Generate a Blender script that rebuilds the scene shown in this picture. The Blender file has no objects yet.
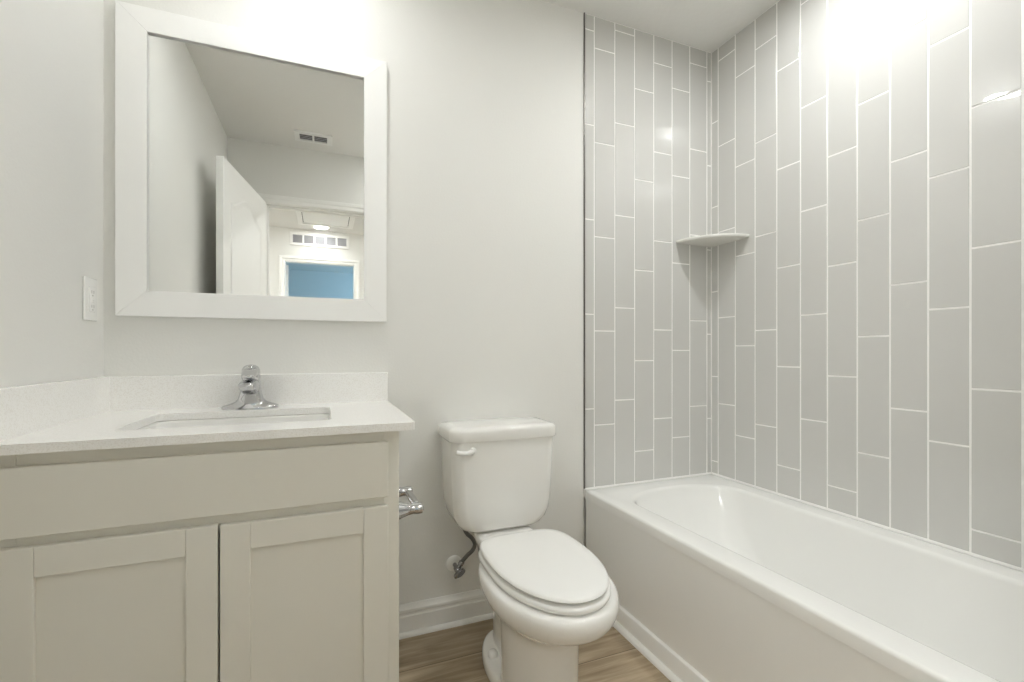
import bpy, bmesh, math, random
from mathutils import Vector, Matrix
random.seed(7)
PI = math.pi
sc = bpy.context.scene
COL = sc.collection

# ------------------------------------------------------------------ camera
F_PX, YAW, CY = 464.42, math.radians(22.015), 352.37
cam = bpy.data.cameras.new('camera')
cam.sensor_width = 36.0
cam.sensor_fit = 'HORIZONTAL'
cam.lens = F_PX / 1024 * 36.0
cam.shift_y = (CY - 341.0) / 1024
cam.clip_start = 0.02
cam_o = bpy.data.objects.new('camera', cam)
COL.objects.link(cam_o)
cam_o.location = (0, -1.697, 1.0136)
cam_o.rotation_euler = (PI / 2, 0, -YAW)
sc.camera = cam_o

# ------------------------------------------------------------------ world, exposure
world = bpy.data.worlds.new('world')
sc.world = world
world.use_nodes = True
world.node_tree.nodes['Background'].inputs[0].default_value = (1, 0.97, 0.92, 1)
world.node_tree.nodes['Background'].inputs[1].default_value = 0.05
sc.view_settings.view_transform = 'Standard'
sc.view_settings.look = 'None'
sc.view_settings.gamma = 1
sc.view_settings.use_curve_mapping = False
sc.view_settings.exposure = 1.76
sc.cycles.max_bounces = 14
sc.cycles.diffuse_bounces = 10
sc.cycles.glossy_bounces = 6
sc.cycles.caustics_reflective = False
sc.cycles.sample_clamp_indirect = 6.0

# lamp positions (ceiling downlights and added fill lamps) and powers
WARM = (0.99, 1.0, 0.985)
LAMPS = [('vanity', -0.06, -0.35, 2.44, 1.3, 0.058),
         ('tub', 1.33, -0.74, 2.44, 2.7, 0.040),
         ('room', 0.74, -1.62, 2.44, 1.5, 0.17),  # added fill lamp, out of view, brightens the bathroom
         ('hall', -0.03, -4.02, 2.44, 0.8, 0.075),
         ('hall_fill2', 1.00, -2.8, 2.44, 6.5, 0.075),  # added unseen fill lamp, lights the bathroom through the doorway
         ('hall_fill3', -0.95, -2.8, 2.44, 6.5, 0.075)]  # second added hall fill lamp, also out of view

# ------------------------------------------------------------------ dimensions
XL, XR, ZC = -0.595, 1.709, 2.44
YF = -1.888                      # face of the door wall
XT, ZT = 1.0154, 0.4373          # tub outer edge, tub rim height
HALL_N, HALL_F = -2.003, -4.228  # hall near and far faces
ZK = 0.843                       # countertop


# ------------------------------------------------------------------ helpers
def link(o, parent=None):
    COL.objects.link(o)
    if parent is not None:
        o.parent = parent
        o.matrix_parent_inverse = Matrix.Translation(-Vector(parent.location))
    return o


def obj(name, bm, m, parent=None, smooth=None, bevel=None, bseg=2, mods=()):
    bmesh.ops.recalc_face_normals(bm, faces=bm.faces)
    me = bpy.data.meshes.new(name)
    bm.to_mesh(me)
    bm.free()
    me.materials.append(m)
    o = bpy.data.objects.new(name, me)
    link(o, parent)
    if bevel:
        b = o.modifiers.new('bevel', 'BEVEL')
        b.width = bevel
        b.segments = bseg
        b.limit_method = 'ANGLE'
        b.angle_limit = math.radians(35)
        b.harden_normals = False
        smooth = smooth if smooth is not None else 40
    for f in mods:
        f(o)
    if smooth is not None:
        for p in me.polygons:
            p.use_smooth = True
        try:
            me.set_sharp_from_angle(angle=math.radians(smooth))
        except Exception:
            pass
    return o


def tag(o, label, cat, group=None):
    o['label'] = label
    o['category'] = cat
    if group:
        o['group'] = group
    return o


def thing(name, loc, label, cat, group=None):
    o = bpy.data.objects.new(name, None)
    o.empty_display_size = 0.05
    o.location = loc
    COL.objects.link(o)
    return tag(o, label, cat, group)


def struct(name, bm, m, **k):
    o = obj(name, bm, m, **k)
    if k.get('parent') is None:
        o['kind'] = 'structure'
    return o


def box(bm, x0, x1, y0, y1, z0, z1):
    x0, x1 = sorted((x0, x1)); y0, y1 = sorted((y0, y1)); z0, z1 = sorted((z0, z1))
    v = [bm.verts.new((x, y, z)) for x in (x0, x1) for y in (y0, y1) for z in (z0, z1)]
    for f in ((0, 1, 3, 2), (4, 6, 7, 5), (0, 4, 5, 1), (2, 3, 7, 6), (0, 2, 6, 4), (1, 5, 7, 3)):
        bm.faces.new([v[i] for i in f])
    return v


def boxes(*bs):
    bm = bmesh.new()
    for b in bs:
        box(bm, *b)
    return bm


def loft(bm, rings, cap0=True, cap1=True):
    """rings: lists of equal length of points, joined one to the next."""
    rv = [[bm.verts.new(p) for p in r] for r in rings]
    n = len(rv[0])
    for a, b in zip(rv, rv[1:]):
        for i in range(n):
            j = (i + 1) % n
            bm.faces.new((a[i], a[j], b[j], b[i]))
    if cap0:
        bm.faces.new(rv[0][::-1])
    if cap1:
        bm.faces.new(rv[-1])
    return rv


def frame_of(d):
    d = Vector(d).normalized()
    up = Vector((0, 0, 1)) if abs(d.z) < 0.9 else Vector((1, 0, 0))
    u = d.cross(up).normalized()
    return d, u, u.cross(d).normalized()


def lathe(bm, base, axis, prof, n=24, cap0=True, cap1=True):
    """prof: (radius, distance along the axis)"""
    d, u, w = frame_of(axis)
    base = Vector(base)
    rings = []
    for r, h in prof:
        c = base + d * h
        rings.append([c + (u * math.cos(2 * PI * i / n) + w * math.sin(2 * PI * i / n)) * r for i in range(n)])
    return loft(bm, rings, cap0, cap1)


def tube(bm, pts, r, n=12):
    pts = [Vector(p) for p in pts]
    rs = r if isinstance(r, (list, tuple)) else [r] * len(pts)
    rings = []
    u = None
    for k, p in enumerate(pts):
        t = (pts[min(k + 1, len(pts) - 1)] - pts[max(k - 1, 0)]).normalized()
        if u is None:
            _, u, _ = frame_of(t)
        u = (u - t * u.dot(t)).normalized()
        w = t.cross(u)
        rings.append([p + (u * math.cos(2 * PI * i / n) + w * math.sin(2 * PI * i / n)) * rs[k] for i in range(n)])
    return loft(bm, rings)


def spline(pts, per=8):
    pts = [Vector(p) for p in pts]
    out = []
    for i in range(len(pts) - 1):
        p0, p1, p2, p3 = pts[max(i - 1, 0)], pts[i], pts[i + 1], pts[min(i + 2, len(pts) - 1)]
        for k in range(per):
            t = k / per
            out.append(0.5 * (2 * p1 + (p2 - p0) * t + (2 * p0 - 5 * p1 + 4 * p2 - p3) * t * t + (3 * p1 - p0 - 3 * p2 + p3) * t ** 3))
    out.append(pts[-1])
    return out


def rrect(x0, x1, y0, y1, rx, ry=None, seg=8, z=0.0):
    ry = rx if ry is None else ry
    out = []
    for cx, cy, a0 in ((x1 - rx, y1 - ry, 0), (x0 + rx, y1 - ry, PI / 2), (x0 + rx, y0 + ry, PI), (x1 - rx, y0 + ry, 1.5 * PI)):
        for k in range(seg + 1):
            a = a0 + PI / 2 * k / seg
            out.append(Vector((cx + rx * math.cos(a), cy + ry * math.sin(a), z)))
    return out


def prism(bm, poly, axis, a, b):
    """poly: 2D points in the two other axes (in x,y,z order), extruded along the axis from a to b"""
    def p3(p, t):
        q = [p[0], p[1]]
        q.insert('xyz'.index(axis), t)
        return Vector(q)
    return loft(bm, [[p3(p, a) for p in poly], [p3(p, b) for p in poly]])


def plate_with_hole(bm, outer, inner, z0, z1):
    """flat slab with outline `outer` and a hole `inner` (2D points)"""
    edges = []
    for lp in (outer, inner):
        vs = [bm.verts.new((p[0], p[1], z0)) for p in lp]
        edges += [bm.edges.new((vs[i], vs[(i + 1) % len(vs)])) for i in range(len(vs))]
    r = bmesh.ops.triangle_fill(bm, use_beauty=True, use_dissolve=False, edges=edges)
    fs = [g for g in r['geom'] if isinstance(g, bmesh.types.BMFace)]
    e = bmesh.ops.extrude_face_region(bm, geom=fs)
    bmesh.ops.translate(bm, verts=[g for g in e['geom'] if isinstance(g, bmesh.types.BMVert)], vec=(0, 0, z1 - z0))


def shift(bm, mat):
    bmesh.ops.transform(bm, matrix=mat, verts=bm.verts)


# ------------------------------------------------------------------ materials
def mat(name, col, rough=0.5, metal=0.0, bump=0.0, bscale=60.0, coat=0.0, coat_rough=0.05, spec=0.5,
        var=0.0, vscale=4.0, detail=3.0):
    m = bpy.data.materials.new(name)
    m.use_nodes = True
    nt = m.node_tree
    b = nt.nodes['Principled BSDF']
    b.inputs['Base Color'].default_value = (*col, 1)
    b.inputs['Roughness'].default_value = rough
    b.inputs['Metallic'].default_value = metal
    b.inputs['Specular IOR Level'].default_value = spec
    b.inputs['Coat Weight'].default_value = coat
    b.inputs['Coat Roughness'].default_value = coat_rough
    tc = nt.nodes.new('ShaderNodeTexCoord')
    if bump:
        n = nt.nodes.new('ShaderNodeTexNoise')
        n.inputs['Scale'].default_value = bscale
        n.inputs['Detail'].default_value = detail
        bp = nt.nodes.new('ShaderNodeBump')
        bp.inputs['Strength'].default_value = bump
        bp.inputs['Distance'].default_value = 0.002
        nt.links.new(tc.outputs['Object'], n.inputs['Vector'])
        nt.links.new(n.outputs['Fac'], bp.inputs['Height'])
        nt.links.new(bp.outputs['Normal'], b.inputs['Normal'])
    n2 = nt.nodes.new('ShaderNodeTexNoise')
    n2.inputs['Scale'].default_value = vscale
    n2.inputs['Detail'].default_value = 2
    mx = nt.nodes.new('ShaderNodeMix')
    mx.data_type = 'RGBA'
    nt.links.new(tc.outputs['Object'], n2.inputs['Vector'])
    nt.links.new(n2.outputs['Fac'], mx.inputs['Factor'])
    mx.inputs['A'].default_value = (*[c * (1 - var) for c in col], 1)
    mx.inputs['B'].default_value = (*[min(1, c * (1 + var)) for c in col], 1)
    nt.links.new(mx.outputs['Result'], b.inputs['Base Color'])
    return m


M = {}
M['wall'] = mat('wall_paint', (0.80, 0.797, 0.772), 0.65, bump=0.22, bscale=140, var=0.006)
M['ceiling'] = mat('ceiling_paint', (0.79, 0.785, 0.765), 0.9, bump=0.5, bscale=45, var=0.01)
M['trimw'] = mat('trim_white', (0.88, 0.878, 0.86), 0.55, var=0.004)
M['cabinet'] = mat('cabinet_paint', (0.77, 0.755, 0.695), 0.42, bump=0.04, bscale=90, var=0.006)
M['cabin'] = mat('cabinet_inside', (0.45, 0.42, 0.37), 0.6)
M['frame'] = mat('mirror_frame_white', (0.93, 0.93, 0.92), 0.4, var=0.004)
M['porcelain'] = mat('porcelain', (0.87, 0.865, 0.845), 0.12, coat=0.4, coat_rough=0.03, var=0.004)
M['plastic'] = mat('seat_plastic', (0.90, 0.90, 0.885), 0.25, var=0.003)
M['tub'] = mat('tub_acrylic', (0.88, 0.88, 0.865), 0.18, coat=0.25, coat_rough=0.05, var=0.003)
M['chrome'] = mat('chrome', (0.64, 0.64, 0.655), 0.06, metal=1.0, var=0.002)
M['darkmetal'] = mat('dark_metal_edge', (0.16, 0.15, 0.14), 0.35, metal=0.8)
M['braid'] = mat('braided_hose', (0.20, 0.20, 0.20), 0.4, metal=0.7, bump=0.6, bscale=600)
M['chrome_refl'] = mat('chrome_dark_reflection', (0.34, 0.34, 0.35), 0.12, metal=1.0, var=0.002)  # chrome darkened in colour to stand for dark reflections
M['grout'] = mat('grout', (0.88, 0.875, 0.855), 0.85, bump=0.1, bscale=300)
M['dark'] = mat('painted_shade', (0.06, 0.06, 0.06), 0.8)  # near-black colour standing for shade in hollows
M['grille'] = mat('grille_grey', (0.42, 0.42, 0.44), 0.7)
M['vent'] = mat('vent_metal', (0.85, 0.85, 0.84), 0.5)
M['slot'] = mat('outlet_slot', (0.35, 0.34, 0.33), 0.6)
M['shelf'] = mat('shelf_ceramic', (0.76, 0.755, 0.72), 0.25, coat=0.3, var=0.02, vscale=30)
M['mirror'] = mat('mirror_glass', (0.93, 0.94, 0.93), 0.0, metal=1.0)


def tile_mat():
    m = mat('glossy_tile', (0.61, 0.608, 0.59), 0.2, coat=1.0, coat_rough=0.012, var=0.012, vscale=3)
    nt = m.node_tree
    b = nt.nodes['Principled BSDF']
    tc = nt.nodes.new('ShaderNodeTexCoord')
    n = nt.nodes.new('ShaderNodeTexNoise')
    n.inputs['Scale'].default_value = 11
    n.inputs['Detail'].default_value = 1
    bp = nt.nodes.new('ShaderNodeBump')
    b.inputs['Coat IOR'].default_value = 1.6
    bp.inputs['Strength'].default_value = 0.06
    bp.inputs['Distance'].default_value = 0.006
    nt.links.new(tc.outputs['Object'], n.inputs['Vector'])
    nt.links.new(n.outputs['Fac'], bp.inputs['Height'])
    nt.links.new(bp.outputs['Normal'], b.inputs['Normal'])
    nt.links.new(bp.outputs['Normal'], b.inputs['Coat Normal'])
    return m


def quartz_mat():
    m = mat('quartz', (0.80, 0.785, 0.75), 0.22, var=0.01)
    nt = m.node_tree
    b = nt.nodes['Principled BSDF']
    tc = nt.nodes.new('ShaderNodeTexCoord')
    v = nt.nodes.new('ShaderNodeTexNoise')
    v.inputs['Scale'].default_value = 320
    v.inputs['Detail'].default_value = 4
    r = nt.nodes.new('ShaderNodeValToRGB')
    r.color_ramp.elements[0].position = 0.36
    r.color_ramp.elements[0].color = (0.845, 0.83, 0.80, 1)
    r.color_ramp.elements[1].position = 0.52
    r.color_ramp.elements[1].color = (0.92, 0.915, 0.90, 1)
    nt.links.new(tc.outputs['Object'], v.inputs['Vector'])
    nt.links.new(v.outputs['Fac'], r.inputs['Fac'])
    nt.links.new(r.outputs['Color'], b.inputs['Base Color'])
    return m


def floor_mat():
    m = mat('wood_plank', (0.4, 0.3, 0.2), 0.42)
    nt = m.node_tree
    b = nt.nodes['Principled BSDF']
    tc = nt.nodes.new('ShaderNodeTexCoord')
    mp = nt.nodes.new('ShaderNodeMapping')
    mp.inputs['Location'].default_value = (0.56, 0.02, 0)
    br = nt.nodes.new('ShaderNodeTexBrick')
    br.offset = 0.37
    br.inputs['Scale'].default_value = 1
    br.inputs['Brick Width'].default_value = 1.22
    br.inputs['Row Height'].default_value = 0.18
    br.inputs['Mortar Size'].default_value = 0.0016
    br.inputs['Mortar Smooth'].default_value = 0.2
    br.inputs['Color1'].default_value = (0.0, 0, 0, 1)
    br.inputs['Color2'].default_value = (1, 1, 1, 1)
    br.inputs['Mortar'].default_value = (0.5, 0.5, 0.5, 1)
    nt.links.new(tc.outputs['Object'], mp.inputs['Vector'])
    nt.links.new(mp.outputs['Vector'], br.inputs['Vector'])
    # long grain: noise stretched along x, offset by plank
    sep = nt.nodes.new('ShaderNodeVectorMath')
    sep.operation = 'MULTIPLY'
    sep.inputs[1].default_value = (2.2, 26, 1)
    nt.links.new(tc.outputs['Object'], sep.inputs[0])
    add = nt.nodes.new('ShaderNodeVectorMath')
    add.operation = 'ADD'
    nt.links.new(sep.outputs[0], add.inputs[0])
    sc2 = nt.nodes.new('ShaderNodeVectorMath')
    sc2.operation = 'SCALE'
    sc2.inputs['Scale'].default_value = 9
    nt.links.new(br.outputs['Color'], sc2.inputs[0])
    nt.links.new(sc2.outputs[0], add.inputs[1])
    n = nt.nodes.new('ShaderNodeTexNoise')
    n.inputs['Scale'].default_value = 1
    n.inputs['Detail'].default_value = 6
    n.inputs['Roughness'].default_value = 0.6
    n.inputs['Distortion'].default_value = 0.6
    nt.links.new(add.outputs[0], n.inputs['Vector'])
    r = nt.nodes.new('ShaderNodeValToRGB')
    e = r.color_ramp.elements
    e[0].position = 0.25
    e[0].color = (0.17, 0.122, 0.072, 1)
    e[1].position = 0.75
    e[1].color = (0.60, 0.50, 0.365, 1)
    k = e.new(0.5)
    k.color = (0.37, 0.29, 0.195, 1)
    nt.links.new(n.outputs['Fac'], r.inputs['Fac'])
    hv = nt.nodes.new('ShaderNodeHueSaturation')
    mr = nt.nodes.new('ShaderNodeMapRange')
    mr.inputs['To Min'].default_value = 0.85
    mr.inputs['To Max'].default_value = 1.15
    nt.links.new(br.outputs['Color'], mr.inputs['Value'])
    nt.links.new(mr.outputs['Result'], hv.inputs['Value'])
    nt.links.new(r.outputs['Color'], hv.inputs['Color'])
    mx = nt.nodes.new('ShaderNodeMix')
    mx.data_type = 'RGBA'
    mx.inputs['B'].default_value = (0.12, 0.085, 0.05, 1)
    nt.links.new(br.outputs['Fac'], mx.inputs['Factor'])
    nt.links.new(hv.outputs['Color'], mx.inputs['A'])
    nt.links.new(mx.outputs['Result'], b.inputs['Base Color'])
    bp = nt.nodes.new('ShaderNodeBump')
    bp.inputs['Strength'].default_value = 0.15
    bp.inputs['Distance'].default_value = 0.002
    nt.links.new(n.outputs['Fac'], bp.inputs['Height'])
    nt.links.new(bp.outputs['Normal'], b.inputs['Normal'])
    return m


def lamp_mat(strength):
    m = bpy.data.materials.new('lamp_lens')
    m.use_nodes = True
    nt = m.node_tree
    b = nt.nodes['Principled BSDF']
    b.inputs['Base Color'].default_value = (0.9, 0.9, 0.88, 1)
    b.inputs['Emission Color'].default_value = (*WARM, 1)
    b.inputs['Emission Strength'].default_value = strength
    return m


M['tile'] = tile_mat()
M['quartz'] = quartz_mat()
M['floor'] = floor_mat()

# ------------------------------------------------------------------ room shell
T = 0.1
struct('floor', boxes((-2.3, 2.3, -7.3, 0.02, -0.08, 0.0)), M['floor'])
struct('ceiling', boxes((-2.3, 2.3, -7.3, 0.1, ZC, ZC + 0.08)), M['ceiling'])
struct('wall_back', boxes((XL - T, XT - 0.0045, 0.0, T, 0, ZC), (XT - 0.0045, XR + T, 0.012, T, 0, ZC)), M['wall'])
struct('wall_left', boxes((XL - T, XL, YF, 0.0, 0, ZC)), M['wall'])
struct('wall_right', boxes((XR + 0.012, XR + T, -1.56, 0.012, 0, ZC)), M['wall'])
# door wall with its opening
DX0, DX1, DZ = -0.385, 0.405, 2.045
struct('wall_front', boxes((XL - T, DX0, HALL_N, YF, 0, ZC), (DX1, 1.0154, HALL_N, YF, 0, ZC),
                           (DX0, DX1, HALL_N, YF, DZ, ZC)), M['wall'])
struct('wall_tub_end', boxes((1.0154, 1.85, HALL_N, -1.535, 0, ZC)), M['wall'])
# hall beyond the door
struct('wall_hall_far', boxes((-2.2, -0.43, HALL_F - T, HALL_F, 0, ZC), (0.347, 2.2, HALL_F - T, HALL_F, 0, ZC),
                              (-0.43, 0.347, HALL_F - T, HALL_F, 2.07, ZC)), M['wall'])
struct('wall_hall_left', boxes((-1.5, -1.4, HALL_F, HALL_N, 0, ZC)), M['wall'])
struct('wall_hall_near', boxes((-1.5, XL - T, HALL_N, HALL_N + T, 0, ZC)), M['wall'])
struct('wall_hall_right', boxes((1.9, 2.0, HALL_F, HALL_N, 0, ZC)), M['wall'])
# room beyond the hall doorway
struct('wall_bedroom_left', boxes((-2.2, -2.1, -7.2, HALL_F - T, 0, ZC)), M['wall'])
struct('wall_bedroom_right', boxes((2.1, 2.2, -7.2, HALL_F - T, 0, ZC)), M['wall'])
struct('wall_bedroom_far', boxes((-2.2, 2.2, -7.3, -7.2, 0, ZC)), M['wall'])


# ------------------------------------------------------------------ tiles
def tile_panel(name, flat, cols, phases, z0, z1, L=0.4, gap=0.0054, thick=0.009):
    """flat(u, z, d) -> point, d is the distance out of the wall; one mesh of bevelled tiles over a grout bed"""
    bm = bmesh.new()
    rnd = random.Random(3)
    bev = 0.0011
    for (u0, u1), ph in zip(cols, phases):
        k = math.floor((z0 - ph) / L)
        z = ph + k * L
        while z < z1:
            a, b = max(z, z0) + (gap / 2), min(z + L, z1) - (gap / 2)
            z += L
            if b - a < 0.004:
                continue
            p, q = u0 + gap / 2, u1 - gap / 2
            ta, tb = rnd.uniform(-1, 1) * 0.0006, rnd.uniform(-1, 1) * 0.0006
            def dd(uu, zz):
                return thick + ta * ((uu - p) / (q - p) - 0.5) + tb * ((zz - a) / (b - a) - 0.5)
            outer = [(p, a), (q, a), (q, b), (p, b)]
            mid = [(p, a), (q, a), (q, b), (p, b)]
            top = [(p + bev, a + bev), (q - bev, a + bev), (q - bev, b - bev), (p + bev, b - bev)]
            r0 = [bm.verts.new(flat(uu, zz, 0.001)) for uu, zz in outer]
            r1 = [bm.verts.new(flat(uu, zz, dd(uu, zz) - 0.0009)) for uu, zz in mid]
            r2 = [bm.verts.new(flat(uu, zz, dd(uu, zz))) for uu, zz in top]
            for A, B in ((r0, r1), (r1, r2)):
                for i in range(4):
                    j = (i + 1) % 4
                    bm.faces.new((A[i], A[j], B[j], B[i]))
            bm.faces.new(r2)
            bm.faces.new(r0[::-1])
    o = struct(name, bm, M['tile'])
    return o


ZB = ZT + 0.004
bx = [XT, 1.0616, 1.165, 1.2683, 1.372, 1.475, 1.5785, 1.682, XR]
tile_panel('wall_tile_back', lambda u, z, d: (u, 0.006 - d, z), list(zip(bx, bx[1:])),
           [0.375, 0.305, 0.007, 0.177, 0.315, 0.223, 0.362, 0.30], ZB, ZC)
by = [-0.003, -0.043, -0.1405, -0.244, -0.347, -0.4485, -0.552, -0.655, -0.7555, -0.8585, -0.9585, -1.0655]
rph = [0.10, 0.375, 0.243, 0.307, 0.156, 0.357, 0.128, 0.268, 0.032, 0.344, 0.11, 0.176]
while by[-1] > -1.42:
    by.append(by[-1] - 0.103)
by.append(-1.526)
while len(rph) < len(by) - 1:
    rph.append((rph[-1] + 0.23) % 0.4)
tile_panel('wall_tile_right', lambda u, z, d: (XR + 0.009 - d, -u, z), [(-a, -b) for a, b in zip(by, by[1:])],
           rph, ZB, ZC)
ex = [XT + 0.1 * i for i in range(7)] + [XR]
tile_panel('wall_tile_tub_end', lambda u, z, d: (u, -1.535 + d, z), list(zip(ex, ex[1:])),
           [0.1, 0.33, 0.16, 0.39, 0.22, 0.05, 0.28], ZB, ZC)
struct('wall_grout_back', boxes((XT, XR + 0.012, -0.0020, 0.012, ZB, ZC)), M['grout'])
struct('wall_grout_right', boxes((XR + 0.0010, XR + 0.012, -1.533, -0.0020, ZB, ZC)), M['grout'])
# white caulk where the tiles meet the tub
bm = bmesh.new()
prism(bm, [(0.012, ZT - 0.03), (-0.0035, ZT - 0.03), (-0.0035, ZT - 0.001), (-0.0075, ZT + 0.0004), (-0.003, ZB + 0.002), (0.012, ZB + 0.002)], 'x', XT - 0.0045, XR + 0.006)
struct('trim_9', bm, M['grout'])
bm = bmesh.new()
prism(bm, [(XR + 0.012, ZT - 0.03), (XR - 0.0002, ZT - 0.03), (XR - 0.0002, ZT - 0.001), (XR - 0.0045, ZT + 0.0004), (XR - 0.0005, ZB + 0.002), (XR + 0.012, ZB + 0.002)], 'y', -1.533, -0.0035)
struct('trim_10', bm, M['grout'])
# dark metal strip that ends the tiles on the painted wall
struct('trim_1', boxes((XT - 0.0045, XT + 0.0005, -0.0045, 0.012, ZB, ZC)), M['darkmetal'])


# ------------------------------------------------------------------ baseboards, casings
def base_profile(h=0.108, d=0.014):
    # (outward, z)
    return [(0, 0), (d, 0), (d, h * 0.62), (d * 0.8, h * 0.66), (d * 0.8, h * 0.72), (d * 0.95, h * 0.76), (d * 0.9, h * 0.84),
            (d * 0.55, h * 0.90), (d * 0.42, h * 0.97), (d * 0.3, h), (0, h)]


bm = bmesh.new()
prism(bm, [(-0.001 - p[0], p[1]) for p in base_profile()], 'x', 0.19, XT - 0.01)
struct('baseboard_back', bm, M['trimw'], smooth=25)


def quarter(r, seg=6):
    return [(0, 0)] + [(r * math.cos(PI / 2 * k / seg), r * math.sin(PI / 2 * k / seg)) for k in range(seg + 1)]


bm = bmesh.new()
prism(bm, [(-0.0155 - p[0], p[1]) for p in quarter(0.014)], 'x', 0.19, XT - 0.026)
struct('trim_2', bm, M['trimw'], smooth=30)
bm = bmesh.new()
prism(bm, [(XT - 0.0085 - p[0], p[1]) for p in quarter(0.017)], 'y', -1.53, -0.0155)
struct('trim_3', bm, M['trimw'], smooth=30)


def casing(name, x0, x1, z1, y, out, w=0.057, d=0.016):
    """moulded casing round an opening, on the wall face y; out = +1/-1 direction of the room"""
    bm = bmesh.new()
    prof = [(0.0, 0.0), (0.0, d * 0.55), (w * 0.12, d * 0.75), (w * 0.45, d * 0.72), (w * 0.6, d), (w * 0.9, d), (w, d * 0.8), (w, 0)]
    path = [(x0, 0.0, -1, 0), (x0, z1, -1, 1), (x1, z1, 1, 1), (x1, 0.0, 1, 0)]
    rings = []
    for x, z, sx, sz in path:
        rings.append([Vector((x + sx * a, y + out * (0.0005 + b), z + sz * a)) for a, b in prof])
    loft(bm, rings)
    return struct(name, bm, M['trimw'], smooth=25)


casing('trim_4', DX0 + 0.012, DX1 - 0.012, DZ - 0.012, YF, 1)
casing('trim_5', DX0 + 0.012, DX1 - 0.012, DZ - 0.012, HALL_N, -1)
casing('trim_6', -0.418, 0.335, 2.058, HALL_F, 1, w=0.062, d=0.02)
# jambs
bm = boxes((DX0 + 0.0005, DX0 + 0.018, HALL_N, YF, 0, DZ - 0.0005), (DX1 - 0.018, DX1 - 0.0005, HALL_N, YF, 0, DZ - 0.0005),
           (DX0 + 0.018, DX1 - 0.018, HALL_N, YF, DZ - 0.018, DZ - 0.0005))
struct('trim_7', bm, M['trimw'])
bm = boxes((DX0 + 0.0182, DX1 - 0.0182, -1.952, -1.916, DZ - 0.031, DZ - 0.0182), (DX0 + 0.0182, DX0 + 0.030, -1.952, -1.916, 0.001, DZ - 0.031), (DX1 - 0.030, DX1 - 0.0182, -1.952, -1.916, 0.001, DZ - 0.031))
struct('trim_11', bm, M['trimw'])
bm = boxes((-0.4295, -0.412, HALL_F - T, HALL_F, 0, 2.0695), (0.329, 0.3465, HALL_F - T, HALL_F, 0, 2.0695),
           (-0.412, 0.329, HALL_F - T, HALL_F, 2.052, 2.0695))
struct('trim_8', bm, M['trimw'])

# ------------------------------------------------------------------ bathroom door, open against the left wall
hx, hy = -0.383, -1.868
ang = math.atan2(-1.105 - hy, -0.5025 - hx)
D = bpy.data.objects.new('door_1', None)
D.location = (hx, hy, 0)
COL.objects.link(D)
D['kind'] = 'structure'
RT = Matrix.Translation((hx, hy, 0)) @ Matrix.Rotation(ang, 4, 'Z')
W_D, T_D = 0.762, 0.035


def arch(x, xa, xb, z_side, rise):
    t = (x - xa) / (xb - xa)
    s = math.sin(PI * min(max((t - 0.06) / 0.88, 0), 1)) ** 1.5
    return z_side + rise * s


def panel_loop(inset, z0, z_side, rise, n=24, x0=0.115, x1=0.647):
    xa, xb = x0 + inset, x1 - inset
    lo = z0 + inset
    pts = [(xa, lo), (xb, lo)]
    for i in range(n + 1):
        x = xb + (xa - xb) * i / n
        pts.append((x, arch(x, xa, xb, z_side - inset, rise)))
    return pts


bm = bmesh.new()
box(bm, 0, W_D, -T_D / 2, T_D / 2, 0.008, 2.03)
shift(bm, RT)
slab = obj('slab', bm, M['trimw'], D, bevel=0.002)
for side in (-1, 1):
    for z0, zs, rise in ((0.95, 1.81, 0.085), (0.2, 0.83, 0.0)):
        bm = bmesh.new()
        rings = []
        for inset, dep in ((-0.014, 0.0), (-0.008, 0.006), (0.0, 0.006), (0.012, 0.001), (0.03, 0.001), (0.045, 0.006)):
            rings.append([Vector((x, side * (T_D / 2 + dep), z)) for x, z in panel_loop(inset, z0, zs, rise)])
        loft(bm, rings, cap0=False)
        shift(bm, RT)
        obj('panel_moulding', bm, M['trimw'], D, smooth=25)
for side in (-1, 1):
    bm = bmesh.new()
    lathe(bm, (0.70, side * T_D / 2, 0.93), (0, side, 0), [(0.032, 0), (0.032, 0.006), (0.012, 0.012), (0.011, 0.035), (0.026, 0.045), (0.03, 0.06), (0.02, 0.072), (0.0, 0.074)], 20)
    shift(bm, RT)
    obj('door_knob', bm, M['chrome'], D, smooth=50)

# hinge leaves of the bedroom door frame, its door pushed into the room
D2 = bpy.data.objects.new('door_2', None)
D2.location = (-0.405, HALL_F - T, 0)
COL.objects.link(D2)
D2['kind'] = 'structure'
RT2 = Matrix.Translation((-0.405, HALL_F - T - 0.006, 0)) @ Matrix.Rotation(math.radians(-94), 4, 'Z')
bm = bmesh.new()
box(bm, 0, 0.73, -0.0175, 0.0175, 0.008, 2.035)
shift(bm, RT2)
obj('slab', bm, M['trimw'], D2, bevel=0.002)


# ------------------------------------------------------------------ ceiling lamps
def ceiling_lamp(x, y, z, power, r, label):
    t = thing('ceiling_light', (x, y, z), label, 'ceiling light', 'round ceiling downlights')
    bm = bmesh.new()
    lathe(bm, (x, y, z - 0.0005), (0, 0, -1), [(r + 0.018, 0), (r + 0.017, 0.004), (r + 0.004, 0.010), (r, 0.011), (r, 0.004)], 32, cap0=True, cap1=True)
    obj('trim_ring', bm, M['trimw'], t, smooth=40)
    bm = bmesh.new()
    lathe(bm, (x, y, z - 0.006), (0, 0, -1), [(r * 0.99, 0), (r * 0.99, 0.002)], 32)
    area = PI * r * r
    obj('lens', bm, lamp_mat(power / (area * PI)), t)


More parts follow.
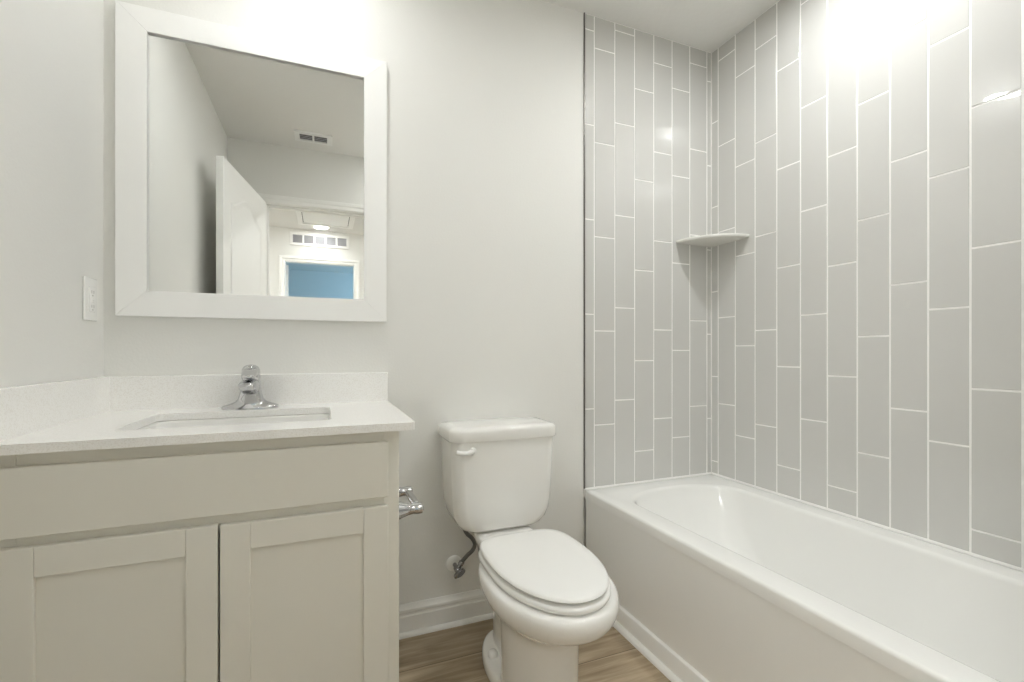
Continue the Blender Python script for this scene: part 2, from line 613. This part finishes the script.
for nm, x, y, z, p, r in LAMPS:
    lab = {'vanity': 'round ceiling downlight above the vanity mirror', 'tub': 'round ceiling downlight above the bathtub',
           'room': 'added wide round fill light on the ceiling near the bathroom door',
           'hall': 'round glowing downlight on hall ceiling above the air grille', 'hall_fill2': 'added round hall fill light past the latch side of the bathroom door', 'hall_fill3': 'added round hall fill light past the hinge side of the bathroom door'}[nm]
    ceiling_lamp(x, y, z, p, r, lab)
# daylight from the bedroom window
ld = bpy.data.lights.new('bedroom_daylight', 'AREA')
ld.shape = 'RECTANGLE'
ld.size, ld.size_y = 1.3, 1.4
ld.energy = 14
ld.color = (0.30, 0.58, 0.86)
lo = bpy.data.objects.new('bedroom_daylight', ld)
lo.location = (2.05, -5.8, 1.45)
lo.rotation_euler = (0, PI / 2, 0)
COL.objects.link(lo)

# ------------------------------------------------------------------ bathtub
tub = thing('bathtub', (1.36, -0.76, 0), 'white alcove bathtub with plain apron below the tiled walls', 'bathtub')
N_SEG = 12
X0, X1, Y1, Y0 = XT, XR - 0.001, -0.0045, -1.524


def tub_loop(dx0, dx1, dyf, dyn, z, rx=0.235, ry=0.15):
    xa, xb = 1.100 + dx0, 1.628 - dx1
    return rrect(xa, xb, -1.43 + dyn, -0.098 - dyf, min(rx, (xb - xa) * 0.445), ry, N_SEG, z)


inner = tub_loop(0, 0, 0, 0, ZT)
cx, cy = 1.36, -0.76


def ray_out(p, x0, x1, y0, y1, z):
    dx, dy = p.x - cx, p.y - cy
    ts = []
    if dx: ts.append(((x1 if dx > 0 else x0) - cx) / dx)
    if dy: ts.append(((y1 if dy > 0 else y0) - cy) / dy)
    t = min(v for v in ts if v > 0)
    return Vector((cx + dx * t, cy + dy * t, z))


outer = [ray_out(p, X0, X1, Y0, Y1, ZT) for p in inner]
for cxx, cyy in ((X0, Y0), (X0, Y1), (X1, Y0), (X1, Y1)):
    k = min(range(len(outer)), key=lambda i: (outer[i].x - cxx) ** 2 + (outer[i].y - cyy) ** 2)
    outer[k] = Vector((cxx, cyy, ZT))
def inset(p, d, z):
    return Vector((min(max(p.x, X0 + d), X1 - d), min(max(p.y, Y0 + d), Y1 - d), z))
RO = 0.010
rings = [[inset(p, 0.03, 0.35) for p in outer], [inset(p, 0.012, 0.395) for p in outer], [Vector((p.x, p.y, 0.40)) for p in outer], [Vector((p.x, p.y, ZT - RO)) for p in outer]]
for k in (1, 2, 3):
    a = PI / 2 * k / 3
    rings.append([inset(p, RO * (1 - math.cos(a)), ZT - RO + RO * math.sin(a)) for p in outer])
mid = [(a + (b - a) * 0.5) for a, b in zip(rings[-1], inner)]
rings.append([Vector((p.x, p.y, ZT)) for p in mid])
for k in range(6):
    a = PI / 2 * k / 5
    q, dz = 0.016 * math.sin(a), 0.016 * (1 - math.cos(a))
    rings.append(tub_loop(q - 0.006, q - 0.006, q - 0.006, q - 0.006, ZT - dz))
rings += [tub_loop(0.016, 0.015, 0.022, 0.016, ZT - 0.05), tub_loop(0.045, 0.035, 0.085, 0.04, 0.28),
          tub_loop(0.062, 0.052, 0.16, 0.055, 0.18), tub_loop(0.078, 0.070, 0.225, 0.07, 0.12, 0.20, 0.15),
          tub_loop(0.10, 0.095, 0.275, 0.10, 0.09, 0.17, 0.14), tub_loop(0.14, 0.135, 0.34, 0.14, 0.08, 0.12, 0.12)]
bm = bmesh.new()
loft(bm, rings, cap0=False)
obj('basin', bm, M['tub'], tub, smooth=60)
bm = bmesh.new()
prism(bm, [(XT + 0.012, 0.002), (XT - 0.0085, 0.002), (XT - 0.0085, 0.066), (XT - 0.006, 0.071), (XT + 0.003, 0.075), (XT + 0.003, 0.39), (XT + 0.002, 0.401),
           (XT + 0.012, 0.401)], 'y', -1.524, -0.0055)
obj('apron', bm, M['tub'], tub, smooth=30)
bm = bmesh.new()
lathe(bm, (1.36, -1.24, 0.0805), (0, 0, 1), [(0.03, 0), (0.03, 0.003), (0.022, 0.004), (0.0, 0.003)], 24)
obj('drain', bm, M['chrome'], tub, smooth=50)

# ------------------------------------------------------------------ corner shelf
bm = bmesh.new()
R_S = 0.213
def shelf_ring(r, z):
    c = Vector((XR - 0.0005, -0.0035, z))
    return [c] + [c + Vector((-r * math.cos(PI / 2 * k / 20), -r * math.sin(PI / 2 * k / 20), 0)) for k in range(21)]
loft(bm, [shelf_ring(R_S - 0.006, 1.5130), shelf_ring(R_S - 0.001, 1.5150), shelf_ring(R_S, 1.518), shelf_ring(R_S, 1.5245), shelf_ring(R_S - 0.002, 1.5268), shelf_ring(R_S - 0.007, 1.5275)])
sh = obj('corner_shelf', bm, M['shelf'], smooth=50)
tag(sh, 'small quarter-round white ceramic shelf in the tiled tub corner', 'shelf')

# ------------------------------------------------------------------ vanity cabinet
CX0, CX1, CYF = XL + 0.002, 0.1735, -0.515
YD = -0.534
van = thing('vanity_cabinet', (-0.21, -0.26, 0), 'greige shaker vanity cabinet with two doors beneath the white countertop', 'cabinet')
bm = boxes((CX0, CX0 + 0.016, CYF + 0.019, -0.003, 0.09, 0.8225), (CX1 - 0.016, CX1, CYF + 0.019, -0.003, 0.0, 0.8225),
           (CX0 + 0.016, CX1 - 0.016, -0.009, -0.003, 0.09, 0.8225), (CX0 + 0.016, CX1 - 0.016, CYF + 0.019, -0.009, 0.09, 0.105),
           (CX0, CX1 - 0.016, CYF + 0.075, CYF + 0.09, 0.001, 0.09))
obj('body', bm, M['cabinet'], van)
bm = boxes((CX0, CX0 + 0.045, CYF, CYF + 0.019, 0.09, 0.8225), (CX1 - 0.038, CX1, CYF, CYF + 0.019, 0.09, 0.8225),
           (CX0 + 0.045, CX1 - 0.038, CYF, CYF + 0.019, 0.775, 0.8225), (CX0 + 0.045, CX1 - 0.038, CYF, CYF + 0.019, 0.625, 0.675),
           (CX0 + 0.045, CX1 - 0.038, CYF, CYF + 0.019, 0.09, 0.13))
obj('face_frame', bm, M['cabinet'], van, bevel=0.001, bseg=1)
bm = boxes((-0.572, 0.145, YD, CYF - 0.001, 0.661, 0.796))
obj('drawer_front', bm, M['cabinet'], van, bevel=0.0022)


def shaker(x0, x1, z0, z1, st=0.0575, rail=0.0585):
    dr = bmesh.new()
    y0, y1 = YD, CYF - 0.001
    for b in ((x0, x0 + st, y0, y1, z0, z1), (x1 - st, x1, y0, y1, z0, z1)):
        box(dr, *b)
    for b in ((x0 + st + 0.0002, x1 - st - 0.0002, y0 + 0.0003, y1, z1 - rail, z1), (x0 + st + 0.0002, x1 - st - 0.0002, y0 + 0.0003, y1, z0, z0 + rail)):
        box(dr, *b)
    d = obj('door', dr, M['cabinet'], van, bevel=0.0014)
    p = boxes((x0 + st - 0.004, x1 - st + 0.004, y0 + 0.0085, y1 - 0.002, z0 + rail - 0.004, z1 - rail + 0.004))
    o = obj('panel', p, M['cabinet'])
    o.parent = d
    o.matrix_parent_inverse = Matrix.Identity(4)
    o.location = (0, 0, 0)
    return d


def fix_panel(d):
    for c in d.children:
        c.matrix_parent_inverse = Matrix.Identity(4)


d1 = shaker(-0.572, -0.2128, 0.11, 0.6415)
d2 = shaker(-0.2082, 0.145, 0.11, 0.6395)

# ------------------------------------------------------------------ countertop
KX1, KYF = 0.208, -0.5525
ct = thing('countertop', (-0.19, -0.27, 0.82), 'white speckled quartz vanity countertop with low backsplash', 'countertop')
bm = bmesh.new()
RC = 0.028
outer2 = [(XL + 0.001, -0.001), (XL + 0.001, KYF)] + \
         [(KX1 - 0.012 + 0.012 * math.sin(a), KYF + 0.012 - 0.012 * math.cos(a)) for a in [PI / 2 * k / 5 for k in range(6)]] + [(KX1, -0.001)]
SX0, SX1, SY0, SY1 = -0.428, 0.017, -0.437, -0.135
hole = [(p.x, p.y) for p in rrect(SX0, SX1, SY0, SY1, 0.022, seg=6)]
plate_with_hole(bm, outer2, hole, ZK - 0.0195, ZK)
obj('slab', bm, M['quartz'], ct, bevel=0.0025)
bm = boxes((XL + 0.019, KX1 - 0.001, -0.021, -0.001, ZK - 0.004, 0.944))
obj('backsplash', bm, M['quartz'], ct, bevel=0.002)
bm = boxes((XL + 0.001, XL + 0.021, KYF + 0.002, -0.001, ZK - 0.004, 0.944))
obj('side_splash', bm, M['quartz'], ct, bevel=0.002)

# ------------------------------------------------------------------ sink
sk = thing('sink', (-0.205, -0.286, 0.70), 'white rectangular undermount sink set in the vanity countertop', 'sink')
bm = bmesh.new()
zt = ZK - 0.0205


def sk_ring(d, z, r):
    return rrect(SX0 + d, SX1 - d, SY0 + d, SY1 - d, r, seg=6, z=z)


loft(bm, [sk_ring(-0.025, zt, 0.03), sk_ring(-0.002, zt, 0.024), sk_ring(0.004, zt - 0.004, 0.03), sk_ring(0.008, zt - 0.05, 0.035), sk_ring(0.018, zt - 0.10, 0.045),
          sk_ring(0.045, zt - 0.125, 0.06), sk_ring(0.11, zt - 0.132, 0.03), sk_ring(0.11, zt - 0.14, 0.03), sk_ring(0.03, zt - 0.135, 0.06),
          sk_ring(0.005, zt - 0.10, 0.045), sk_ring(-0.006, zt - 0.012, 0.03), sk_ring(-0.025, zt - 0.012, 0.03), sk_ring(-0.025, zt - 0.0005, 0.03)], cap0=False, cap1=False)
obj('basin', bm, M['porcelain'], sk, smooth=50)
bm = bmesh.new()
lathe(bm, (-0.205, -0.286, zt - 0.139), (0, 0, 1), [(0.05, 0), (0.05, 0.0078), (0.028, 0.0095), (0.022, 0.007), (0.0, 0.010)], 24)
obj('drain', bm, M['chrome'], sk, smooth=50)

# ------------------------------------------------------------------ faucet
FX, FY = -0.208, -0.080
fc = thing('faucet', (FX, FY, ZK), 'chrome single-handle faucet behind the sink on the white countertop', 'faucet')


def oval(cx, cy, a, b, z, n=36, e=2.0):
    out = []
    for i in range(n):
        t = 2 * PI * i / n
        c, s = math.cos(t), math.sin(t)
        out.append(Vector((cx + a * math.copysign(abs(c) ** (2 / e), c), cy + b * math.copysign(abs(s) ** (2 / e), s), z)))
    return out


# base plate with two low wings, rising into the column
bm = bmesh.new()
NW = 40
rings = []
for z, a, b, e in ((0.0004, 0.078, 0.027, 2.4), (0.006, 0.078, 0.027, 2.4), (0.010, 0.074, 0.0245, 2.2), (0.015, 0.058, 0.0245, 2.0), (0.021, 0.043, 0.0245, 2.0),
                   (0.030, 0.0345, 0.0255, 2.6), (0.045, 0.0300, 0.0260, 2.8), (0.065, 0.0270, 0.0260, 2.8), (0.083, 0.0255, 0.0255, 2.4), (0.088, 0.0240, 0.0240, 2.1)):
    rings.append(oval(FX, FY, a, b, ZK + z, NW, e))
loft(bm, rings)
obj('body', bm, M['chrome'], fc, smooth=60)
bm = bmesh.new()
secs = []
for y, zc_, hw, hh in ((0.006, 0.056, 0.0245, 0.030), (-0.018, 0.062, 0.0245, 0.026), (-0.040, 0.067, 0.0240, 0.0195), (-0.062, 0.068, 0.0235, 0.0150), (-0.080, 0.067, 0.0225, 0.0125), (-0.088, 0.066, 0.0205, 0.0105), (-0.091, 0.0655, 0.017, 0.008)):
    ring = []
    for i in range(32):
        a = 2 * PI * i / 32
        c, s_ = math.cos(a), math.sin(a)
        ring.append(Vector((FX + hw * math.copysign(abs(c) ** 0.65, c), FY + y, ZK + zc_ + 0.004 + hh * math.copysign(abs(s_) ** 0.65, s_))))
    secs.append(ring)
loft(bm, secs)
obj('spout', bm, M['chrome'], fc, smooth=60)
bm = bmesh.new()
lathe(bm, (FX, FY - 0.074, ZK + 0.060), (0, 0, -1), [(0.0115, 0), (0.0115, 0.006), (0.010, 0.008), (0.008, 0.006), (0.0, 0.005)], 20)
obj('aerator', bm, M['braid'], fc, smooth=40)
bm = bmesh.new()
lathe(bm, (FX, FY, ZK + 0.0885), (0, 0, 1), [(0.0245, 0), (0.0258, 0.005), (0.0258, 0.020), (0.0245, 0.030), (0.0205, 0.038), (0.012, 0.0435), (0.0, 0.0452)], 36)
# lever: a short flat tongue that leaves the dome towards the user
secs = []
for y, zc_, hw, hh in ((-0.004, 0.110, 0.0225, 0.016), (-0.022, 0.108, 0.0220, 0.014), (-0.040, 0.104, 0.0205, 0.0095), (-0.056, 0.101, 0.0185, 0.0065), (-0.066, 0.099, 0.015, 0.0048), (-0.070, 0.0985, 0.010, 0.003)):
    ring = []
    for i in range(24):
        a = 2 * PI * i / 24
        c, s_ = math.cos(a), math.sin(a)
        ring.append(Vector((FX + hw * math.copysign(abs(c) ** 0.75, c), FY + y, ZK + zc_ + hh * math.copysign(abs(s_) ** 0.75, s_))))
    secs.append(ring)
loft(bm, secs)
obj('handle', bm, M['chrome'], fc, smooth=60)

# ------------------------------------------------------------------ mirror
MX0, MX1, MZ0, MZ1 = -0.5615, 0.203, 1.1205, 2.034
mir = thing('wall_mirror', (-0.18, -0.001, 1.12), 'large mirror in a flat white frame above the vanity', 'mirror')
bm = bmesh.new()
fw, ft, fb = 0.0755, 0.072, 0.0755
for b in ((MX0, MX0 + fw, MZ0, MZ1, 'l'), (MX1 - fw, MX1, MZ0, MZ1, 'r')):
    pass
yb, yf = -0.001, -0.020
o4 = [(MX0, MZ0), (MX1, MZ0), (MX1, MZ1), (MX0, MZ1)]
i4 = [(MX0 + fw, MZ0 + fb), (MX1 - fw, MZ0 + fb), (MX1 - fw, MZ1 - ft), (MX0 + fw, MZ1 - ft)]
for k in range(4):
    j = (k + 1) % 4
    g = 0.00025
    quad = [o4[k], o4[j], i4[j], i4[k]]
    prism(bm, quad, 'y', yb, yf)
obj('frame', bm, M['frame'], mir, bevel=0.0012)
bm = boxes((MX0 + fw - 0.004, MX1 - fw + 0.004, -0.0105, -0.0065, MZ0 + fb - 0.004, MZ1 - ft + 0.004))
obj('glass', bm, M['mirror'], mir)

# ------------------------------------------------------------------ outlet
ot = thing('wall_outlet', (XL, -0.093, 1.158), 'white electrical outlet plate on left wall beside the mirror', 'outlet')
bm = boxes((XL + 0.0005, XL + 0.0065, -0.130, -0.056, 1.100, 1.217))
obj('plate', bm, M['plastic'], ot, bevel=0.0025)
bm = boxes((XL + 0.006, XL + 0.0095, -0.110, -0.076, 1.124, 1.193))
obj('socket_face', bm, M['plastic'], ot, bevel=0.001)
for z in (1.178, 1.139):
    for y in (-0.099, -0.087):
        obj('socket_slot', boxes((XL + 0.009, XL + 0.0099, y - 0.0012, y + 0.0012, z - 0.004, z + 0.004)), M['slot'], ot)
    bm = bmesh.new()
    lathe(bm, (XL + 0.009, -0.093, z - 0.0095), (1, 0, 0), [(0.0024, 0), (0.0024, 0.0009)], 10)
    obj('socket_slot', bm, M['slot'], ot)
for z in (1.1555, 1.1495):
    obj('test_button', boxes((XL + 0.009, XL + 0.0107, -0.100, -0.086, z, z + 0.005)), M['plastic'], ot, bevel=0.0006)

# ------------------------------------------------------------------ toilet
TX = 0.583
toi = thing('toilet', (TX, -0.40, 0), 'white two-piece toilet with closed lid between vanity and bathtub', 'toilet')


def egg(a, yb, yf, z, n=48, cx=TX, eb=2.6, ef=2.0, split=0.42):
    """outline: blunt at the wall side (yb), rounder at the front (yf); split = where the widest place is from the back"""
    ym = yb + (yf - yb) * split
    out = []
    for i in range(n):
        t = 2 * PI * i / n
        c, s = math.cos(t), math.sin(t)
        e = eb if s > 0 else ef
        ln = (yb - ym) if s > 0 else (ym - yf)
        out.append(Vector((cx + a * math.copysign(abs(c) ** (2 / e), c), ym + ln * math.copysign(abs(s) ** (2 / e), s), z)))
    return out


def remesh(vox, it):
    def f(o):
        r = o.modifiers.new('remesh', 'REMESH')
        r.mode = 'VOXEL'
        r.voxel_size = vox
        r.use_smooth_shade = True
        s = o.modifiers.new('smooth', 'SMOOTH')
        s.factor = 0.5
        s.iterations = it
    return f


bm = bmesh.new()
# bowl and front column
CXC, CXB = 0.577, 0.587
lv_ = [(CXC, 0.104, -0.36, -0.618, 0.001), (CXC, 0.104, -0.36, -0.618, 0.02), (CXC, 0.103, -0.36, -0.615, 0.08), (CXC, 0.103, -0.36, -0.617, 0.16),
       (CXC, 0.1035, -0.355, -0.620, 0.215), (CXC, 0.105, -0.352, -0.624, 0.238), (CXC, 0.109, -0.347, -0.632, 0.254), (CXC + 0.002, 0.1165, -0.337, -0.650, 0.268), (CXC + 0.005, 0.127, -0.325, -0.671, 0.280), (CXC + 0.008, 0.141, -0.312, -0.697, 0.293),
       (CXB, 0.156, -0.30, -0.721, 0.306), (CXB, 0.1685, -0.29, -0.740, 0.322), (CXB, 0.1760, -0.283, -0.750, 0.340), (CXB, 0.1785, -0.278, -0.754, 0.355), (CXB, 0.1780, -0.275, -0.753, 0.368),
       (CXB, 0.173, -0.27, -0.747, 0.379), (CXB, 0.162, -0.27, -0.735, 0.3815)]
loft(bm, [egg(a, yb, yf, z, cx=c, split=0.48) for c, a, yb, yf, z in lv_])
# foot flange behind the column
loft(bm, [egg(a, yb, -0.55, z, eb=2.2, split=0.5, cx=0.574) for a, yb, z in ((0.106, -0.15, 0.001), (0.106, -0.15, 0.030), (0.102, -0.155, 0.042), (0.088, -0.165, 0.046))])
# trapway
loft(bm, [egg(0.066, -0.165, -0.55, 0.02, split=0.5), egg(0.066, -0.16, -0.55, 0.14, split=0.5), egg(0.074, -0.13, -0.52, 0.22, split=0.5), egg(0.084, -0.11, -0.50, 0.30, split=0.5)])
# deck under the tank
loft(bm, [egg(0.075, -0.10, -0.40, 0.245, eb=4, ef=3, split=0.5), egg(0.085, -0.10, -0.42, 0.29, eb=4, ef=3, split=0.5), egg(0.094, -0.10, -0.42, 0.34, eb=4, ef=3, split=0.5), egg(0.106, -0.10, -0.42, 0.372, eb=4, ef=3, split=0.5), egg(0.106, -0.09, -0.42, 0.386, eb=4, ef=3, split=0.5), egg(0.100, -0.095, -0.41, 0.392, eb=4, ef=3, split=0.5)])
bowl = obj('bowl', bm, M['porcelain'], toi, mods=(remesh(0.0042, 22),))
# bolt caps
for s in (-1, 1):
    bm = bmesh.new()
    lathe(bm, (TX + s * 0.084, -0.30, 0.044), (0, 0, 1), [(0.016, 0), (0.016, 0.010), (0.012, 0.018), (0.0, 0.021)], 18)
    obj('bolt_cap', bm, M['plastic'], toi, smooth=50)


# tank
def tank_ring(w, yb, yf, z, r=0.035, bow=0.012, n=10):
    """front edge slightly bowed"""
    out = []
    for p in rrect(TX - w, TX + w, yf, yb, r, min(r, 0.035), seg=n, z=z):
        t = (p.x - TX) / w
        k = (yb - p.y) / (yb - yf)
        out.append(Vector((p.x, p.y - bow * (1 - t * t) * k, z)))
    return out


bm = bmesh.new()
loft(bm, [tank_ring(0.118, -0.045, -0.165, 0.397, 0.03), tank_ring(0.128, -0.035, -0.180, 0.398, 0.035), tank_ring(0.146, -0.028, -0.192, 0.408, 0.038), tank_ring(0.164, -0.022, -0.198, 0.428, 0.04),
          tank_ring(0.176, -0.018, -0.201, 0.455, 0.04), tank_ring(0.182, -0.015, -0.203, 0.49, 0.04), tank_ring(0.187, -0.012, -0.206, 0.58, 0.04), tank_ring(0.190, -0.010, -0.208, 0.700, 0.04), tank_ring(0.190, -0.010, -0.208, 0.712, 0.04)])
obj('tank', bm, M['porcelain'], toi, smooth=60)
bm = bmesh.new()
loft(bm, [tank_ring(0.188, -0.010, -0.208, 0.7125, 0.04), tank_ring(0.197, -0.006, -0.216, 0.7135, 0.045), tank_ring(0.199, -0.004, -0.218, 0.718, 0.045), tank_ring(0.199, -0.004, -0.218, 0.746, 0.045), tank_ring(0.197, -0.006, -0.216, 0.753, 0.045),
          tank_ring(0.190, -0.012, -0.209, 0.758, 0.04), tank_ring(0.165, -0.030, -0.185, 0.761, 0.04)])
obj('tank_lid', bm, M['porcelain'], toi, smooth=60)
# flush lever
bm = bmesh.new()
lv = (TX - 0.124, -0.2075, 0.684)
lathe(bm, lv, (0, -1, 0), [(0.0125, -0.004), (0.0125, 0.008), (0.011, 0.014), (0.006, 0.016), (0, 0.0165)], 20)
tube(bm, spline([(lv[0] + 0.002, lv[1] - 0.011, lv[2] + 0.001), (lv[0] - 0.02, lv[1] - 0.014, lv[2] - 0.004), (lv[0] - 0.042, lv[1] - 0.016, lv[2] - 0.002), (lv[0] - 0.062, lv[1] - 0.017, lv[2] + 0.003)], 5),
     [0.0085] * 6 + [0.0078] * 5 + [0.0075] * 4 + [0.004], 12)
obj('flush_lever', bm, M['plastic'], toi, smooth=50)


# seat and lid
def seat_ring(a, yb, yf, z):
    return egg(a + 0.006, yb + 0.008, yf + 0.001, z + (0.0025 if z > 0.4 and a != 0.144 and a != 0.150 else 0), cx=0.588, eb=4.2, ef=2.05, split=0.42, n=64)


bm = bmesh.new()
loft(bm, [seat_ring(0.146, -0.292, -0.728, 0.384), seat_ring(0.1505, -0.290, -0.733, 0.3855), seat_ring(0.1525, -0.288, -0.736, 0.390), seat_ring(0.1525, -0.288, -0.736, 0.396), seat_ring(0.150, -0.290, -0.733, 0.400), seat_ring(0.144, -0.293, -0.727, 0.4015)])
obj('seat', bm, M['plastic'], toi, smooth=50)
bm = bmesh.new()
loft(bm, [seat_ring(0.138, -0.296, -0.716, 0.4055), seat_ring(0.146, -0.290, -0.726, 0.407), seat_ring(0.1485, -0.287, -0.730, 0.411), seat_ring(0.147, -0.288, -0.728, 0.4155), seat_ring(0.142, -0.292, -0.722, 0.4185), seat_ring(0.12, -0.31, -0.69, 0.4205), seat_ring(0.06, -0.39, -0.60, 0.4215)])
obj('seat_lid', bm, M['plastic'], toi, smooth=50)
for s in (-1, 1):
    bm = boxes((TX + s * 0.072 - 0.018, TX + s * 0.072 + 0.018, -0.298, -0.266, 0.392, 0.409))
    obj('hinge', bm, M['plastic'], toi, bevel=0.005, bseg=3)

# ------------------------------------------------------------------ shut-off valve with braided hose
VX, VZ = 0.451, 0.222
sv = thing('shutoff_valve', (VX, 0, VZ), 'chrome water shut-off valve with hose, low on wall beside the toilet', 'valve')
bm = bmesh.new()
lathe(bm, (VX, -0.0005, VZ), (0, -1, 0), [(0.031, 0), (0.031, 0.003), (0.027, 0.008), (0.014, 0.011), (0.0, 0.011)], 28)
obj('escutcheon', bm, M['plastic'], sv, smooth=50)
bm = bmesh.new()
lathe(bm, (VX, -0.008, VZ), (0, -1, 0), [(0.008, 0), (0.008, 0.03), (0.012, 0.032), (0.012, 0.056), (0.009, 0.058), (0.006, 0.066)], 18)
lathe(bm, (VX, -0.052, VZ), (0.55, 0, 0.84), [(0.008, 0), (0.008, 0.018), (0.0105, 0.019), (0.0105, 0.032), (0.007, 0.033)], 14)
obj('valve_body', bm, M['chrome_refl'], sv, smooth=40)
bm = bmesh.new()
rr = []
for y, s in ((-0.072, 0.85), (-0.074, 1.0), (-0.082, 1.0), (-0.085, 0.8)):
    rr.append([Vector((VX + (0.023 * math.cos(t) * 0.86 - 0.011 * math.sin(t) * 0.5) * s, y, VZ - 0.004 + (0.023 * math.cos(t) * 0.5 + 0.011 * math.sin(t) * 0.86) * s)) for t in [2 * PI * i / 24 for i in range(24)]])
loft(bm, rr)
lathe(bm, (VX, -0.064, VZ), (0, -1, 0), [(0.006, 0), (0.006, 0.01)], 12)
obj('valve_handle', bm, M['chrome_refl'], sv, smooth=40)
bm = bmesh.new()
tube(bm, spline([(VX + 0.017, -0.052, VZ + 0.026), (VX + 0.036, -0.054, VZ + 0.046), (VX + 0.056, -0.055, VZ + 0.062), (VX + 0.064, -0.058, VZ + 0.085), (VX + 0.050, -0.066, VZ + 0.112), (VX + 0.028, -0.078, VZ + 0.136), (VX + 0.014, -0.085, VZ + 0.162)], 8), 0.0075, 12)
obj('supply_hose', bm, M['braid'], sv, smooth=50)
bm = bmesh.new()
lathe(bm, (VX + 0.013, -0.085, VZ + 0.158), (0, 0, 1), [(0.012, 0), (0.014, 0.004), (0.014, 0.012), (0.009, 0.0165)], 8)
obj('coupling_nut', bm, M['plastic'], sv)

# ------------------------------------------------------------------ toilet paper holder on the side of the vanity
PZ = 0.578
ph = thing('toilet_paper_holder', (CX1, -0.31, PZ), 'empty chrome toilet paper holder on the right side of the vanity', 'paper holder')
for y in (-0.395, -0.222):
    bm = bmesh.new()
    lathe(bm, (CX1 + 0.0003, y, PZ), (1, 0, 0), [(0.028, 0), (0.028, 0.006), (0.0255, 0.014), (0.021, 0.026), (0.0165, 0.040), (0.0135, 0.054), (0.0145, 0.062), (0.0155, 0.070), (0.0145, 0.080), (0.007, 0.0845), (0, 0.085)], 24)
    obj('post', bm, M['chrome'], ph, smooth=50)
bm = bmesh.new()
lathe(bm, (CX1 + 0.069, -0.384, PZ), (0, 1, 0), [(0.007, 0), (0.007, 0.010), (0.0125, 0.012), (0.0125, 0.078), (0.0112, 0.079), (0.0112, 0.138), (0.007, 0.140), (0.007, 0.151)], 18)
obj('roller', bm, M['chrome'], ph, smooth=40)

# ------------------------------------------------------------------ things the mirror shows
# supply vent on the bathroom ceiling
cv = thing('ceiling_vent', (-0.065, -1.67, ZC), 'white ceiling air vent with two slotted openings, seen in the mirror', 'air vent')
bm = bmesh.new()
vx0, vx1, vy0, vy1 = -0.180, 0.050, -1.745, -1.598
zc0 = ZC - 0.0005
for b in ((vx0, vx1, vy0, vy0 + 0.024), (vx0, vx1, vy1 - 0.030, vy1), (vx0, vx0 + 0.030, vy0 + 0.024, vy1 - 0.030), (vx1 - 0.032, vx1, vy0 + 0.024, vy1 - 0.030),
          (-0.073, -0.061, vy0 + 0.024, vy1 - 0.030)):
    box(bm, b[0], b[1], b[2], b[3], zc0 - 0.010, zc0)
obj('vent_frame', bm, M['vent'], cv, bevel=0.002)
bm = boxes((vx0 + 0.02, vx1 - 0.02, vy0 + 0.02, vy1 - 0.02, zc0 - 0.0015, zc0))
obj('vent_shade_sheet', bm, M['dark'], cv)  # flat dark sheet in place of the shade inside the vent
bm = bmesh.new()
for k in range(4):
    y = vy0 + 0.035 + 0.023 * k
    for xa, xb in ((vx0 + 0.030, -0.073), (-0.061, vx1 - 0.032)):
        v = box(bm, xa, xb, y, y + 0.009, zc0 - 0.008, zc0 - 0.0065)
obj('vent_slats', bm, M['grille'], cv)

# return air grille high on the hall wall
ag = thing('air_grille', (-0.045, HALL_F, 2.32), 'white wall air grille of five square panels above the hall doorway', 'air grille')
gx0, gx1, gz0, gz1 = -0.366, 0.277, 2.250, 2.402
bm = bmesh.new()
yy0, yy1 = HALL_F + 0.0005, HALL_F + 0.012
cells = 5
mg, gp = 0.030, 0.020
cw = (gx1 - gx0 - 2 * mg - gp * (cells - 1)) / cells
box(bm, gx0, gx1, yy0, yy1, gz0, gz0 + 0.03)
box(bm, gx0, gx1, yy0, yy1, gz1 - 0.03, gz1)
xs = [gx0] + [v for k in range(cells) for v in (gx0 + mg + k * (cw + gp), gx0 + mg + k * (cw + gp) + cw)] + [gx1]
for a, b in zip(xs[::2], xs[1::2]):
    box(bm, a, b, yy0, yy1, gz0 + 0.03, gz1 - 0.03)
obj('grille_frame', bm, M['trimw'], ag, bevel=0.0015)
for k in range(cells):
    xa = gx0 + mg + k * (cw + gp)
    bm = boxes((xa - 0.001, xa + cw + 0.001, yy0, yy0 + 0.002, gz0 + 0.029, gz1 - 0.029))
    for q in range(7):
        z = gz0 + 0.036 + q * 0.0122
        box(bm, xa, xa + cw, yy0 + 0.002, yy0 + 0.008, z, z + 0.004)
    for q in range(1, 7):
        xq = xa + cw * q / 7
        box(bm, xq - 0.0015, xq + 0.0015, yy0 + 0.002, yy0 + 0.007, gz0 + 0.03, gz1 - 0.03)
    obj('grille_panel', bm, M['grille'], ag)

# attic hatch on the hall ceiling
ah = thing('attic_hatch', (0.02, -3.64, ZC), 'white attic hatch with trim on the hall ceiling, seen in the mirror', 'attic hatch')
hx0, hx1, hy0, hy1 = -0.215, 0.250, -3.893, -3.20
bm = bmesh.new()
tw = 0.05
for b in ((hx0 - tw, hx1 + tw, hy0 - tw, hy0), (hx0 - tw, hx1 + tw, hy1, hy1 + tw), (hx0 - tw, hx0, hy0, hy1), (hx1, hx1 + tw, hy0, hy1)):
    box(bm, *b, ZC - 0.0185, ZC - 0.0005)
obj('hatch_trim', bm, M['trimw'], ah, bevel=0.003)
bm = boxes((hx0 + 0.006, hx1 - 0.006, hy0 + 0.010, hy1 - 0.006, ZC - 0.008, ZC - 0.0015))
obj('hatch_panel', bm, M['trimw'], ah)
bm = boxes((hx0, hx1, hy0, hy1, ZC - 0.0012, ZC - 0.0004))
obj('hatch_shade_sheet', bm, M['dark'], ah)  # dark sheet painted in as shade in the gap round the panel
